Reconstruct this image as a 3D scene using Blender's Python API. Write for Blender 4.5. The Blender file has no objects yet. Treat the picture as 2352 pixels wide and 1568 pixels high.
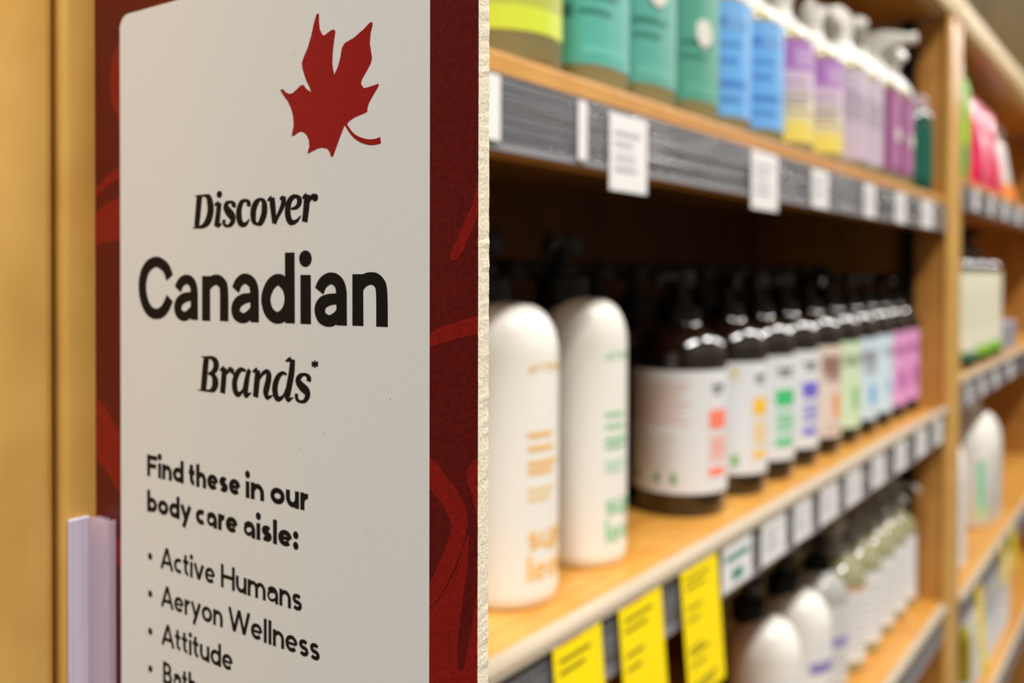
import bpy, math, random
from mathutils import Vector, Matrix
R = math.radians; PI = math.pi; sin = math.sin; cos = math.cos
random.seed(7)
SC = bpy.context.scene
COL = SC.collection
H = 1.30                                   # camera height above the shop floor

# ---------------------------------------------------------------- camera
def make_camera():
    yaw, pitch, roll = R(35.62), R(0.66), R(0.137)
    F = Vector((-sin(yaw)*cos(pitch), cos(yaw)*cos(pitch), -sin(pitch)))
    r = Vector((cos(yaw), sin(yaw), 0)); u = r.cross(F)
    r2 = r*cos(roll) + u*sin(roll); u2 = u*cos(roll) - r*sin(roll)
    cd = bpy.data.cameras.new('camera'); co = bpy.data.objects.new('camera', cd); COL.objects.link(co)
    m = Matrix((r2, u2, -F)).transposed().to_4x4(); m.translation = (0, 0, H)
    co.matrix_world = m
    cd.sensor_width = 36; cd.lens = 36*2141/2352; cd.shift_y = -(784-650)/2352
    cd.clip_start = .01; cd.clip_end = 60
    cd.dof.use_dof = True; cd.dof.focus_distance = .212; cd.dof.aperture_fstop = 32.77/3.4
    SC.camera = co
make_camera()
SC.view_settings.view_transform = 'Standard'; SC.view_settings.look = 'None'
SC.view_settings.gamma = 1; SC.view_settings.use_curve_mapping = False
SC.view_settings.exposure = 0.55
w = bpy.data.worlds.new('world'); SC.world = w; w.use_nodes = True
w.node_tree.nodes['Background'].inputs[0].default_value = (1, .96, .90, 1)
w.node_tree.nodes['Background'].inputs[1].default_value = .03
def area(name, loc, aim, sx, sy, power, col):
    l = bpy.data.lights.new(name, 'AREA'); l.shape = 'RECTANGLE'; l.size = sx; l.size_y = sy
    l.energy = power; l.color = col
    o = bpy.data.objects.new(name, l); COL.objects.link(o); o.location = loc
    o.rotation_euler = (Vector(aim)-Vector(loc)).to_track_quat('-Z', 'Y').to_euler()
    return o
LC = (1, .97, .93)
def lamp(x, y, sx, sy, power, col=None):
    o = area('aisle_and_fill_lamp', (x, y, 3.74), (x, y+.0001, 0), sx, sy, power, col or LC)
    o.rotation_euler = (0, 0, 0)
lamp(1.12, .30, .18, 1.4, 72)
lamp(.30, -1.35, .9, .5, 70, (.985, .99, 1))  # unseen fill added behind the camera to brighten the sign
for y_ in (2.9, 5.4, 7.9, 10.4, 12.9): lamp(1.12, y_, .18, 1.2, 50)  # unseen row added to put streaky reflections on the rail covers

# ---------------------------------------------------------------- helpers
def tag(o, label=None, cat=None, group=None, kind=None):
    if label: o['label'] = label
    if cat: o['category'] = cat
    if group: o['group'] = group
    if kind: o['kind'] = kind
    return o
def empty(name, loc, label=None, cat=None, group=None):
    o = bpy.data.objects.new(name, None); COL.objects.link(o); o.location = loc
    o.empty_display_size = .02
    return tag(o, label, cat, group)
class MB:
    def __init__(s): s.v = []; s.f = []; s.m = []
    def face(s, pts, mi=0):
        n = len(s.v); s.v += [tuple(p) for p in pts]; s.f.append(tuple(range(n, n+len(pts)))); s.m.append(mi)
    def box(s, x0, x1, y0, y1, z0, z1, mi=0):
        n = len(s.v)
        s.v += [(x0,y0,z0),(x1,y0,z0),(x1,y1,z0),(x0,y1,z0),(x0,y0,z1),(x1,y0,z1),(x1,y1,z1),(x0,y1,z1)]
        for q in ((0,3,2,1),(4,5,6,7),(0,1,5,4),(1,2,6,5),(2,3,7,6),(3,0,4,7)):
            s.f.append(tuple(n+i for i in q)); s.m.append(mi)
    def loft(s, rings, mi=0, cap0=True, cap1=True, closed=True):
        n = len(s.v); k = len(rings[0])
        for r_ in rings: s.v += [tuple(p) for p in r_]
        for i in range(len(rings)-1):
            for j in range(k if closed else k-1):
                a = n+i*k+j; b = n+i*k+(j+1) % k
                s.f.append((a, b, b+k, a+k)); s.m.append(mi)
        if cap0: s.f.append(tuple(n+j for j in reversed(range(k)))); s.m.append(mi)
        if cap1:
            t = n+(len(rings)-1)*k; s.f.append(tuple(t+j for j in range(k))); s.m.append(mi)
    def lathe(s, prof, cx=0, cy=0, N=32, mi=0):
        s.loft([[(cx+r_*cos(2*PI*j/N), cy+r_*sin(2*PI*j/N), z) for j in range(N)] for r_, z in prof], mi)
    def prism(s, poly, axis, a, b, mi=0):
        # poly in the plane normal to axis (0: yz, 1: xz, 2: xy)
        def P(p, t): return (t, p[0], p[1]) if axis == 0 else ((p[0], t, p[1]) if axis == 1 else (p[0], p[1], t))
        s.loft([[P(p, a) for p in poly], [P(p, b) for p in poly]], mi)
    def tube(s, pts, rad, N=12, mi=0):
        rings = []
        for i, p in enumerate(pts):
            p = Vector(p); d = Vector(pts[min(i+1, len(pts)-1)])-Vector(pts[max(i-1, 0)])
            q = d.to_track_quat('Z', 'X'); rr = rad[i] if isinstance(rad, (list, tuple)) else rad
            rings.append([p+q @ Vector((rr*cos(2*PI*j/N), rr*sin(2*PI*j/N), 0)) for j in range(N)])
        s.loft(rings, mi)
    def build(s, name, mats, parent=None, origin=(0,0,0), smooth=None, bevel=None):
        me = bpy.data.meshes.new(name)
        ox, oy, oz = origin
        me.from_pydata([(x-ox, y-oy, z-oz) for x, y, z in s.v], [], s.f)
        if not isinstance(mats, (list, tuple)): mats = [mats]
        for m in mats: me.materials.append(m)
        me.polygons.foreach_set('material_index', s.m)
        me.update(); me.validate()
        if smooth:
            me.polygons.foreach_set('use_smooth', [True]*len(me.polygons))
            me.set_sharp_from_angle(angle=R(smooth))
        o = bpy.data.objects.new(name, me); COL.objects.link(o)
        if parent: o.parent = parent
        else: o.location = origin
        if bevel:
            b = o.modifiers.new('bevel', 'BEVEL'); b.width = bevel; b.segments = 3; b.limit_method = 'ANGLE'; b.angle_limit = R(40)
        return o
def dup(root, loc, label=None, group=None):
    r = root.copy(); COL.objects.link(r); r.location = loc
    if label: r['label'] = label
    if group: r['group'] = group
    for ch in list(root.children):
        c_ = ch.copy(); COL.objects.link(c_); c_.parent = r
        for g in ch.children:
            d = g.copy(); COL.objects.link(d); d.parent = c_
    return r

# ---------------------------------------------------------------- materials
def s2l(c): return tuple((x/255/12.92 if x/255 <= .04045 else ((x/255+.055)/1.055)**2.4) for x in c)
def mat(name, rgb, rough=.5, spec=.5, coat=0, trans=0, ior=1.45, metal=0, noise=None, bump=None, alpha=1):
    m = bpy.data.materials.new(name); m.use_nodes = True; nt = m.node_tree; b = nt.nodes['Principled BSDF']
    c = s2l(rgb)+(1,)
    b.inputs['Base Color'].default_value = c; b.inputs['Roughness'].default_value = rough
    b.inputs['Specular IOR Level'].default_value = spec; b.inputs['Coat Weight'].default_value = coat
    b.inputs['Coat Roughness'].default_value = .06
    b.inputs['Transmission Weight'].default_value = trans; b.inputs['IOR'].default_value = ior
    b.inputs['Metallic'].default_value = metal; b.inputs['Alpha'].default_value = alpha
    tc = nt.nodes.new('ShaderNodeTexCoord')
    def nz(scale, detail=4):
        mp = nt.nodes.new('ShaderNodeMapping'); mp.inputs['Scale'].default_value = scale
        n = nt.nodes.new('ShaderNodeTexNoise'); n.inputs['Scale'].default_value = 1; n.inputs['Detail'].default_value = detail
        nt.links.new(tc.outputs['Object'], mp.inputs[0]); nt.links.new(mp.outputs[0], n.inputs['Vector']); return n
    if noise:
        rgb2, scale, lo, hi = noise
        n = nz(scale); rp = nt.nodes.new('ShaderNodeValToRGB')
        rp.color_ramp.elements[0].position = lo; rp.color_ramp.elements[1].position = hi
        rp.color_ramp.elements[0].color = c; rp.color_ramp.elements[1].color = s2l(rgb2)+(1,)
        nt.links.new(n.outputs['Fac'], rp.inputs[0]); nt.links.new(rp.outputs[0], b.inputs['Base Color'])
    if bump:
        scale, st, dist = bump
        n = nz(scale, 3); bm = nt.nodes.new('ShaderNodeBump'); bm.inputs['Strength'].default_value = st; bm.inputs['Distance'].default_value = dist
        nt.links.new(n.outputs['Fac'], bm.inputs['Height']); nt.links.new(bm.outputs[0], b.inputs['Normal'])
    return m
def wood(name, a, b_, c_, scale, rough=.38, coat=.15):
    m = bpy.data.materials.new(name); m.use_nodes = True; nt = m.node_tree; b = nt.nodes['Principled BSDF']
    tc = nt.nodes.new('ShaderNodeTexCoord'); mp = nt.nodes.new('ShaderNodeMapping'); mp.inputs['Scale'].default_value = scale
    n1 = nt.nodes.new('ShaderNodeTexNoise'); n1.inputs['Scale'].default_value = 1; n1.inputs['Detail'].default_value = 6; n1.inputs['Distortion'].default_value = .6
    n2 = nt.nodes.new('ShaderNodeTexNoise'); n2.inputs['Scale'].default_value = 34; n2.inputs['Detail'].default_value = 2
    r1 = nt.nodes.new('ShaderNodeValToRGB'); e = r1.color_ramp.elements
    e[0].position = .3; e[0].color = s2l(a)+(1,); e[1].position = .72; e[1].color = s2l(c_)+(1,)
    k = e.new(.5); k.color = s2l(b_)+(1,)
    mx = nt.nodes.new('ShaderNodeMix'); mx.data_type = 'RGBA'; mx.blend_type = 'MULTIPLY'
    r2 = nt.nodes.new('ShaderNodeMapRange'); r2.inputs['From Min'].default_value = .3; r2.inputs['From Max'].default_value = .75
    r2.inputs['To Min'].default_value = 0; r2.inputs['To Max'].default_value = .28
    nt.links.new(tc.outputs['Object'], mp.inputs[0]); nt.links.new(mp.outputs[0], n1.inputs['Vector'])
    nt.links.new(tc.outputs['Object'], n2.inputs['Vector'])
    nt.links.new(n1.outputs['Fac'], r1.inputs[0]); nt.links.new(n2.outputs['Fac'], r2.inputs['Value'])
    nt.links.new(r2.outputs[0], mx.inputs['Factor']); nt.links.new(r1.outputs[0], mx.inputs['A'])
    mx.inputs['B'].default_value = s2l((190,140,80))+(1,)
    nt.links.new(mx.outputs['Result'], b.inputs['Base Color'])
    b.inputs['Roughness'].default_value = rough; b.inputs['Coat Weight'].default_value = coat; b.inputs['Coat Roughness'].default_value = .25
    return m
M = {}
M['post'] = wood('maple_post', (206,156,74), (214,168,84), (224,180,98), (30,30,3.2))
M['shelfwood'] = wood('maple_shelf', (198,136,54), (208,150,64), (220,164,80), (26,3,26))
M['sidewood'] = wood('side_panel_wood', (176,122,54), (188,132,60), (200,146,72), (30,30,3.2), .45, .05)
M['backwood'] = wood('back_panel_wood', (104,64,26), (116,72,30), (128,82,36), (10,10,2), .6, 0)
M['fascia'] = wood('olive_fascia', (104,84,26), (124,100,36), (146,122,52), (9,2.2,9), .5, 0)
M['moulding'] = mat('cream_moulding', (222,196,140), .4)
M['rail'] = mat('price_rail_black', (38,38,44), .3, noise=((48,48,54), (60,6,60), .4, .6))
M['cover'] = mat('clear_price_rail_cover', (158,160,166), .06, .95, alpha=.26, bump=((.1,1.0,260), 1.0, .008))
M['lip'] = mat('rail_lip_plastic', (186,172,150), .3, .5)
M['black'] = mat('black_plastic', (5,5,6), .42, .3)
M['blacksheen'] = mat('black_pump_plastic', (4,4,5), .35, .4)
M['metal'] = mat('dark_metal', (34,32,30), .4, metal=.5)
M['amber'] = mat('dark_amber_glass', (18,8,4), .14, .7, coat=.5)
M['whitep'] = mat('white_bottle_plastic', (238,236,228), .32, .5)
M['label'] = mat('white_paper_label', (232,232,230), .45)
M['capwhite'] = mat('white_cap_plastic', (222,220,212), .35)
M['foam'] = mat('foam_board_edge', (232,224,204), .95, .2, noise=((214,202,174), (1500,1500,1500), .45, .62), bump=((1500,1500,1500), .6, .0002))
M['red'] = mat('printed_dark_red', (98,12,10), .42, .4, noise=((82,8,9), (900,900,900), .4, .6), bump=((1600,1600,1600), .25, .0002))
M['redlight'] = mat('printed_bright_red', (138,20,16), .42, .4, noise=((122,15,13), (900,900,900), .4, .6), bump=((1600,1600,1600), .25, .0002))
M['paper'] = mat('printed_warm_white', (226,225,218), .45, .4, noise=((222,220,213), (2500,2500,2500), .4, .6))
M['leafred'] = mat('printed_leaf_red', (158,18,24), .45, .4, noise=((138,12,18), (2500,2500,2500), .35, .65))
M['ink'] = mat('black_ink', (9,8,8), .6, .25, noise=((18,17,16), (1800,1800,1800), .4, .7))
M['grip'] = mat('frosted_lilac_plastic', (214,204,220), .3, .5, noise=((200,190,208), (6,300,2), .4, .6))
M['gripclear'] = mat('clear_lilac_plastic', (235,215,232), .12, .6, alpha=.36)
M['yellow'] = mat('yellow_tag_card', (250,222,10), .5, .3)
M['tagwhite'] = mat('white_tag_card', (235,233,232), .5, .4)
M['clearliq'] = mat('clear_soap_bottle', (196,186,130), .06, .6, trans=.55)
M['oliveglass'] = mat('pale_olive_glass', (206,206,160), .07, .8, trans=.45, coat=.6)
M['greyplast'] = mat('grey_translucent_plastic', (206,206,200), .25, .6, trans=.3)
M['greenglass'] = mat('dark_green_plastic', (8,74,58), .15, .7, coat=.6)
M['floor'] = mat('shop_floor', (96,88,78), .35, noise=((80,72,64), (2,2,2), .35, .65))
M['wall'] = mat('far_wall_paint', (150,140,126), .8)
M['ceil'] = mat('shop_ceiling', (96,92,86), .9)
M['carton'] = mat('tan_carton', (206,164,108), .6)
_cc = {}
def C(rgb, rough=.45):
    k = (tuple(rgb), rough)
    if k not in _cc: _cc[k] = mat('print_%02x%02x%02x' % tuple(rgb), rgb, rough)
    return _cc[k]
# printed outlines of the sign, in millimetres on the board (x, z[, pen width])
D = {
'disc': ([[(-222.12,21.03,2.53),(-222.57,17.91,2.54),(-223.07,14.52,2.43),(-223.41,12.45,2.16)],[(-224,21.14,0.39),(-221.18,21.11,0.6),(-219.27,20.96,0.95),(-217.87,20.17,2.3),(-217.17,17.87,2.8),(-217.44,15.69,2.81),(-218.61,13.79,2.49),(-220.79,12.58,1.23),(-223.41,12.34,0.61),(-225.22,12.22,0.22)],[(-215.5,18.27,0.59),(-214.44,18.56,1.06),(-213.43,18.72,1.32)],[(-213.37,18.85,2.06),(-213.86,15.9,2.18),(-214.53,12.33,2.34)],[(-214.53,12.58,1.06),(-213.39,12.63,1.06),(-212.33,13.19,0.37)],[(-207.24,17.31,1.54),(-207.16,17.97,1.85),(-207.88,18.62,1.16),(-208.92,18.83,0.83),(-210.09,18.42,1.62),(-210.56,17.44,2.14),(-209.44,16.24,2.6),(-207.84,14.95,2.58),(-207.58,13.79,2.11),(-208.54,12.75,1.42),(-210.1,12.36,0.83),(-211.22,12.91,1.26),(-211.41,14.16,1.57)],[(-201.03,17.32,1.5),(-200.98,18.13,1.8),(-201.65,18.8,1.05),(-202.78,18.96,0.91),(-204.05,18.33,1.77),(-204.89,16.73,2.24),(-205.04,14.94,2.4),(-204.51,13.37,2.24),(-203.3,12.57,1.47),(-201.91,12.81,1.05),(-200.66,13.98,0.45)],[(-196.08,19,0.85),(-197.8,18.24,1.92),(-198.96,16.51,2.35),(-199.14,14.74,2.35),(-198.79,13.36,1.78),(-197.56,12.57,0.84),(-196.09,13.04,1.91),(-194.87,14.92,2.31),(-194.62,16.83,2.3),(-194.91,18.2,1.82),(-196.08,19,0.85)],[(-193.46,18.56,0.53),(-192.45,18.93,1.2),(-191.68,19.12,1.43)],[(-191.61,19.25,1.91),(-191.4,17.49,2.2),(-191.07,15.11,2),(-190.78,12.54,1.67)],[(-188.65,18.77,0.71),(-187.35,19.09,1.41),(-187.12,19.28,1.4)],[(-187.28,19.33,1.87),(-187.19,17.79,1.83),(-188.3,15.8,1.46),(-189.71,13.96,1.18),(-190.74,12.54,1.57)],[(-184.33,16.04,0.55),(-182.38,16.36,1.14),(-181.29,17.39,1.82),(-181.29,18.4,1.82),(-182.27,19.11,1.03),(-183.64,19.01,1.38),(-185.03,17.86,1.97),(-185.56,16.01,2.21),(-185.47,14.29,2.2),(-184.68,12.94,1.97),(-183.41,12.59,1.26),(-181.93,13.06,0.91),(-180.74,14.21,0.41)],[(-180.15,18.58,0.54),(-179.32,18.97,1.13),(-178.42,19.27,1.34)],[(-178.35,19.42,2.24),(-178.64,16.21,2.24),(-179.25,12.59,2.07)],[(-177.64,17.55,0.63),(-176.86,18.59,1.11),(-175.86,19.07,1.33)]],
  [(-213.29,21.1,1.21,1),(-175.46,18.55,1.14,0.97)]),
'can': ([[(-235.95,-1.8,3.69),(-237.6,0.79,3.72),(-239.89,2.17,3.76),(-242.51,2.83,3.8),(-245.6,2.1,3.85),(-247.99,0.27,3.89),(-249.2,-2.18,3.91),(-249.51,-4.82,3.92),(-249.01,-7.44,3.91),(-247.58,-10.03,3.88),(-245.35,-11.81,3.85),(-242.56,-12.34,3.8),(-239.94,-11.75,3.76),(-237.78,-10.15,3.72),(-235.97,-7.59,3.7)],[(-232.19,-5.09,3.41),(-230.84,-3.25,3.39),(-228.35,-2.19,3.35),(-225.89,-2.88,3.32),(-224.68,-4.86,3.3),(-224.55,-8.85,3.35),(-224.51,-13.5,3.35)],[(-224.68,-6.52,2.98),(-226.45,-6.97,3.13),(-228.92,-7.35,3.36),(-231.19,-8.4,3.51),(-232.17,-10.02,3.58),(-231.54,-11.78,3.49),(-229.48,-12.65,3.32),(-227.42,-12.17,3.01),(-225.1,-10.36,2.44)],[(-219.2,-1.18,3.64),(-219.22,-13.63,3.75)],[(-218.94,-4.46,3.16),(-217.36,-2.97,3.4),(-214.76,-2.19,3.57),(-212.44,-3.01,3.58),(-211.38,-5.02,3.62),(-211.32,-13.44,3.69)],[(-206.44,-4.92,3.36),(-205.15,-2.95,3.34),(-202.69,-1.84,3.42),(-200.02,-2.67,3.48),(-198.81,-4.54,3.51),(-198.63,-8.3,3.5),(-198.58,-13.34,3.5)],[(-198.82,-6.42,2.88),(-200.5,-6.84,3.03),(-202.94,-7.2,3.38),(-205.28,-8.2,3.61),(-206.4,-9.82,3.73),(-205.83,-11.56,3.62),(-203.44,-12.39,3.39),(-201.24,-11.74,3.04),(-199.06,-9.87,2.4)],[(-189.42,-2.01,3.67),(-192.08,-3.23,3.72),(-193.71,-5.56,3.7),(-194.07,-7.58,3.71),(-193.25,-9.88,3.74),(-191.62,-11.31,3.71),(-189.43,-11.87,3.79),(-187.14,-11.03,3.75),(-185.56,-9.23,3.72),(-184.99,-6.8,3.71),(-185.67,-4.38,3.72),(-187.14,-2.8,3.75),(-189.42,-2.01,3.67)],[(-184.83,4.94,3.66),(-184.73,-13.12,3.7)],[(-178.9,-0.75,3.84),(-178.86,-13.1,3.88)],[(-173.95,-4.75,3.51),(-172.57,-2.68,3.55),(-169.84,-1.56,3.58),(-167.36,-2.42,3.6),(-166.23,-4.43,3.64),(-166.09,-7.61,3.64),(-166.04,-13.03,3.64)],[(-166.33,-6.02,3.07),(-167.98,-6.56,3.3),(-170.26,-6.82,3.51),(-172.57,-7.6,3.72),(-173.74,-9.24,3.83),(-172.99,-11.21,3.77),(-170.57,-12.06,3.6),(-168.28,-11.36,3.21),(-166.33,-9.64,2.66)],[(-160.59,-0.51,3.64),(-160.54,-12.93,3.74)],[(-160.29,-3.78,3.17),(-158.51,-2.06,3.54),(-155.78,-1.51,3.68),(-153.66,-2.45,3.64),(-152.74,-4.67,3.66),(-152.6,-12.85,3.74)]],
  [(-178.97,3.34,2.34,2.09)]),
'bra': ([[(-219.06,-23.66,2.43),(-219.54,-26.24,2.54),(-220.22,-31.22,2.55),(-220.56,-32.98,2.29)],[(-221.45,-23.68,0.32),(-219.27,-23.69,0.58),(-216.78,-23.75,1.1),(-215.14,-24.64,2.28),(-214.83,-25.79,2.54),(-215.48,-27,2.03),(-216.92,-27.8,0.94),(-218.36,-28.14,0.58)],[(-218.36,-28.14,0.58),(-216.53,-28.34,1.44),(-215.36,-29.57,2.54),(-215.2,-30.87,2.7),(-216.09,-32.24,2.03),(-217.71,-32.85,0.84),(-220.62,-33,0.53),(-222.97,-33.05,0.21)],[(-213.16,-26.99,0.57),(-212.13,-26.52,1.23),(-211.19,-26.25,1.53)],[(-211.19,-26.14,2.09),(-211.5,-28.98,2.3),(-212.07,-33.15,2.25)],[(-210.22,-27.77,0.66),(-209.21,-26.58,1.26),(-208.2,-26.27,1.51)],[(-207.58,-26.79,1.25),(-207.4,-27.98,0.35)],[(-202.14,-26.45,0.73),(-203.97,-26.12,1.18),(-205.58,-27.07,1.86),(-206.75,-29.14,2.15),(-206.88,-31.07,2.3),(-206.26,-32.46,2.04),(-205.1,-32.88,1.44),(-203.61,-31.86,0.84),(-202.63,-29.96,0.54)],[(-200.55,-25.95,1.41),(-201.28,-27.18,1.75),(-201.89,-29.28,2.1),(-202.39,-31.53,2.25),(-202.14,-32.86,1.71),(-201.17,-32.62,0.97),(-199.84,-32.04,0.24)],[(-199.39,-26.46,0.53),(-198.38,-26.08,1.2),(-197.43,-25.87,1.43)],[(-197.23,-25.85,1.91),(-197.62,-28.35,2.3),(-198.27,-33.13,2.16)],[(-196.71,-28.13,0.86),(-195.41,-26.72,1.09),(-193.99,-26.09,1.36),(-192.98,-26.72,2.06),(-193.22,-28.67,2.25),(-194.07,-31.21,2.26),(-193.76,-32.61,1.64),(-192.71,-32.65,0.98),(-191.2,-31.99,0.23)],[(-185.99,-26.33,0.68),(-187.51,-26.01,0.96),(-189.23,-27.08,1.65),(-190.34,-29.08,2.12),(-190.52,-30.94,2.22),(-189.92,-32.43,1.94),(-188.78,-32.8,1.33),(-187.18,-31.83,0.82),(-186.27,-30.01,0.54)],[(-186.54,-22.9,0.27),(-185.36,-22.53,1.01),(-184.24,-22.31,1.39)],[(-183.74,-22.28,1.83),(-184.13,-25.61,2.2),(-185.14,-29.47,2.21),(-185.77,-31.8,2.12),(-185.37,-32.68,1.4),(-184.47,-32.45,0.76),(-183.39,-31.94,0.22)],[(-177.84,-27.51,1.52),(-177.73,-26.69,1.74),(-178.39,-26.06,1.09),(-179.59,-25.85,0.83),(-181.02,-26.46,1.5),(-181.72,-27.71,1.99),(-180.36,-28.97,2.38),(-178.54,-30.03,2.35),(-178.28,-31.2,1.92),(-179.15,-32.44,1.22),(-180.69,-32.87,0.75),(-182.12,-32.34,1.15),(-182.34,-30.92,1.38)],[(-175.51,-22.09,0.64),(-175.51,-23.92,0.64)],[(-176.67,-22.6,0.65),(-174.35,-23.41,0.64)],[(-176.67,-23.55,0.65),(-174.35,-22.46,0.64)]],
  [(-207.95,-26.74,0.95,0.8)]),
'leaf': [(-188.57,46.8),(-187.4,46.81),(-186.13,45.82),(-184.86,45.33),(-183.61,45.47),(-181.94,46.34),(-180.91,46.99),(-179.68,47.06),(-178.66,45.97),(-176.93,44.95),(-177.44,46.11),(-178.86,48.36),(-180.09,51.16),(-180.29,52.58),(-179.68,53.89),(-178.25,55.93),(-176.83,59.05),(-175.83,62.08),(-174.92,64.07),(-174.03,64),(-174.03,62.21),(-173.73,60.11),(-172.84,58.61),(-172.15,58.34),(-170.87,58.86),(-169.7,59.3),(-168.54,59.26),(-168.25,58.61),(-168.63,56.77),(-169.12,54.13),(-169.31,51.17),(-168.92,49.22),(-168.63,48.3),(-167.37,50.11),(-166.61,52.03),(-166.03,54.38),(-165.08,55.46),(-161.88,56.34),(-158.91,57.76),(-156.72,59.08),(-155.81,59.13),(-155.72,58.33),(-156.35,56.72),(-156.62,54.27),(-156.35,52.92),(-155.89,50.76),(-156.34,49.37),(-157.62,47.82),(-159.27,45.91),(-159.55,45.01),(-158.62,43.85),(-156.7,43.96),(-153.81,44.35),(-153.72,43.88),(-154.17,43.29),(-155.79,41.5),(-156.88,40.17),(-157.34,39.17),(-157.43,38.12),(-158.9,37.73),(-161.49,37.19),(-163.37,36.49),(-164.22,35.83),(-165.17,35.38),(-166.22,33.59),(-167.56,31.12),(-168.91,28.51),(-169.5,28.17),(-169.93,28.58),(-170.28,29.56),(-171.26,30.39),(-172.84,30.74),(-174.43,30.67),(-176.63,30.03),(-178.25,29.62),(-178.05,30.27),(-177.54,31.48),(-177.75,33.03),(-178.46,34.2),(-179.48,35.05),(-180.71,35.4),(-181.95,35.12),(-182.99,34.58),(-184.03,34.49),(-183.93,35.22),(-183.4,37.01),(-183.4,38.42),(-183.71,40),(-184.34,41.61),(-185.5,43.42),(-187.19,45.16)],
'stem': [(-164.6,35.67,0.76),(-163.37,34.15,0.79),(-161.68,32.67,0.93),(-159.44,31.55,1.15),(-157.06,30.9,1.31),(-154.88,30.79,1.41),(-153.08,31.04,1.5)],
'red': [[(-261.19,68.87),(-264.24,66.66),(-266.14,61.61),(-266.41,56.33),(-265.25,50.9),(-261.29,45.23),(-257.84,44.91),(-257.74,68.39)],[(-274.99,25.78),(-268.44,29.19),(-259.04,32.97),(-259.05,28.64),(-265.36,27.02),(-271.59,24.66),(-275.01,22.66)],[(-275.03,18.32),(-268.47,20.77),(-259.08,23.4),(-259.13,9.62),(-268.53,8.99),(-275.08,8.15)],[(-253.18,76.78),(-242.23,77.8),(-233.82,77.4),(-227.71,78.09),(-227.73,72.72)],[(-275.32,-39.32),(-269.73,-41.43),(-265.21,-45.59),(-259.39,-51.24),(-259.47,-69.49),(-267.43,-62.72),(-275.42,-58.28)],[(-275.5,-74.55),(-267.74,-79.44),(-259.52,-82.74),(-259.55,-89.37),(-275.58,-90.98)],[(-123.5,20.32),(-125.76,14.75),(-129.4,8.66),(-131.88,4.16),(-132,3),(-130.38,2.51),(-128.53,4.32),(-125.15,10.46),(-123.48,12.96)],[(-138.21,-14.12),(-135,-12.42),(-128.74,-10.75),(-123.42,-9.35),(-123.41,-13.51),(-128.74,-14.4),(-133.72,-15.79),(-138.2,-16.98)],[(-138.16,-41.79),(-135.83,-42.9),(-133.66,-44.88),(-130.14,-48.02),(-127.67,-51.14),(-126.68,-55.03),(-127.9,-59.56),(-129.86,-64.26),(-134.62,-73),(-138.09,-76.19),(-138.1,-71.23),(-134.89,-65.18),(-132.37,-59.84),(-131.37,-56.55),(-133.39,-52.67),(-138.14,-48.72)],[(-123.34,-40.44),(-125.62,-41.66),(-127.2,-43.58),(-126.95,-45.95),(-125,-50.94),(-123.31,-54.49)],[(-138.09,-76.49),(-134.62,-73.39),(-129.86,-65.42),(-127.9,-59.85),(-126.44,-57.1),(-126.66,-63.67),(-128.6,-74.66),(-129.82,-83.67),(-129.31,-88.4),(-128.08,-88.09),(-126.62,-81.94),(-124.94,-73.88),(-123.27,-67.34),(-123.21,-92.59),(-138.06,-96.57)]],
'words': [('Find',1,-247.32,-229.56,-60.24),('these',1,-227.22,-204.5,-60.27),('in',1,-202.4,-194.82,-60.27),('our',1,-192.36,-177.86,-60.18),('body',1,-247.35,-226.16,-70.65),('care',1,-224.03,-205.65,-70.76),('aisle:',1,-203.38,-181.61,-70.75),('Active',0,-240.59,-215.41,-86.19),('Humans',0,-212.85,-180.25,-86.38),('Aeryon',0,-240.4,-212.06,-97.34),('Wellness',0,-209.53,-173.75,-97.48),('Attitude',0,-240.21,-207.78,-108.5)]}
# ---------------------------------------------------------------- lettering: strokes on a plane
def cr(pts, n=6):
    out = []; P = [tuple(p) for p in pts]; K = len(P)
    if K < 3: return P
    closed = abs(P[0][0]-P[-1][0]) < 1e-6 and abs(P[0][1]-P[-1][1]) < 1e-6
    for i in range(K-1):
        p1, p2 = P[i], P[i+1]
        p0 = P[i-1] if i > 0 else (P[-2] if closed else p1)
        p3 = P[i+2] if i+2 < K else (P[1] if closed else p2)
        for k in range(n):
            t = k/n
            out.append(tuple(.5*(2*b+(c-a)*t+(2*a-5*b+4*c-d)*t*t+(3*b-a-3*c+d)*t**3) for a, b, c, d in zip(p0, p1, p2, p3)))
    out.append(P[-1]); return out
def strip(pts, con=1):
    """(x, z, w) centre line -> left and right outline"""
    L, Rr = [], []
    for i, p in enumerate(pts):
        cl = math.hypot(pts[0][0]-pts[-1][0], pts[0][1]-pts[-1][1]) < 1e-5
        a = pts[i-1] if i > 0 else (pts[-2] if cl else pts[0]); b = pts[i+1] if i+1 < len(pts) else (pts[1] if cl else pts[-1])
        dx, dz = b[0]-a[0], b[1]-a[1]; l = math.hypot(dx, dz) or 1; wd = p[2]*(con+(1-con)*abs(dz)/l)
        nx, nz = -dz/l*wd/2, dx/l*wd/2
        L.append((p[0]+nx, p[1]+nz)); Rr.append((p[0]-nx, p[1]-nz))
    return L, Rr
def ell(cx, cz, rx, rz, a0, a1, n=14):
    return [(cx+rx*cos(R(a0+(a1-a0)*i/n)), cz+rz*sin(R(a0+(a1-a0)*i/n))) for i in range(n+1)]
GW = dict(a=.92, b=1, c=.84, d=1, e=.98, f=.6, h=.92, i=.3, l=.3, m=1.5, n=.92, o=1.03, r=.56, s=.76, t=.6, u=.92, v=.98, y=.98, p=1, A=1.28, B=1.06, F=.98, H=1.22, W=1.85, I=.34, T=1.05, U=1.15, D=1.18, E=.95)
GW[':'] = .36; GW[' '] = .45
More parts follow.
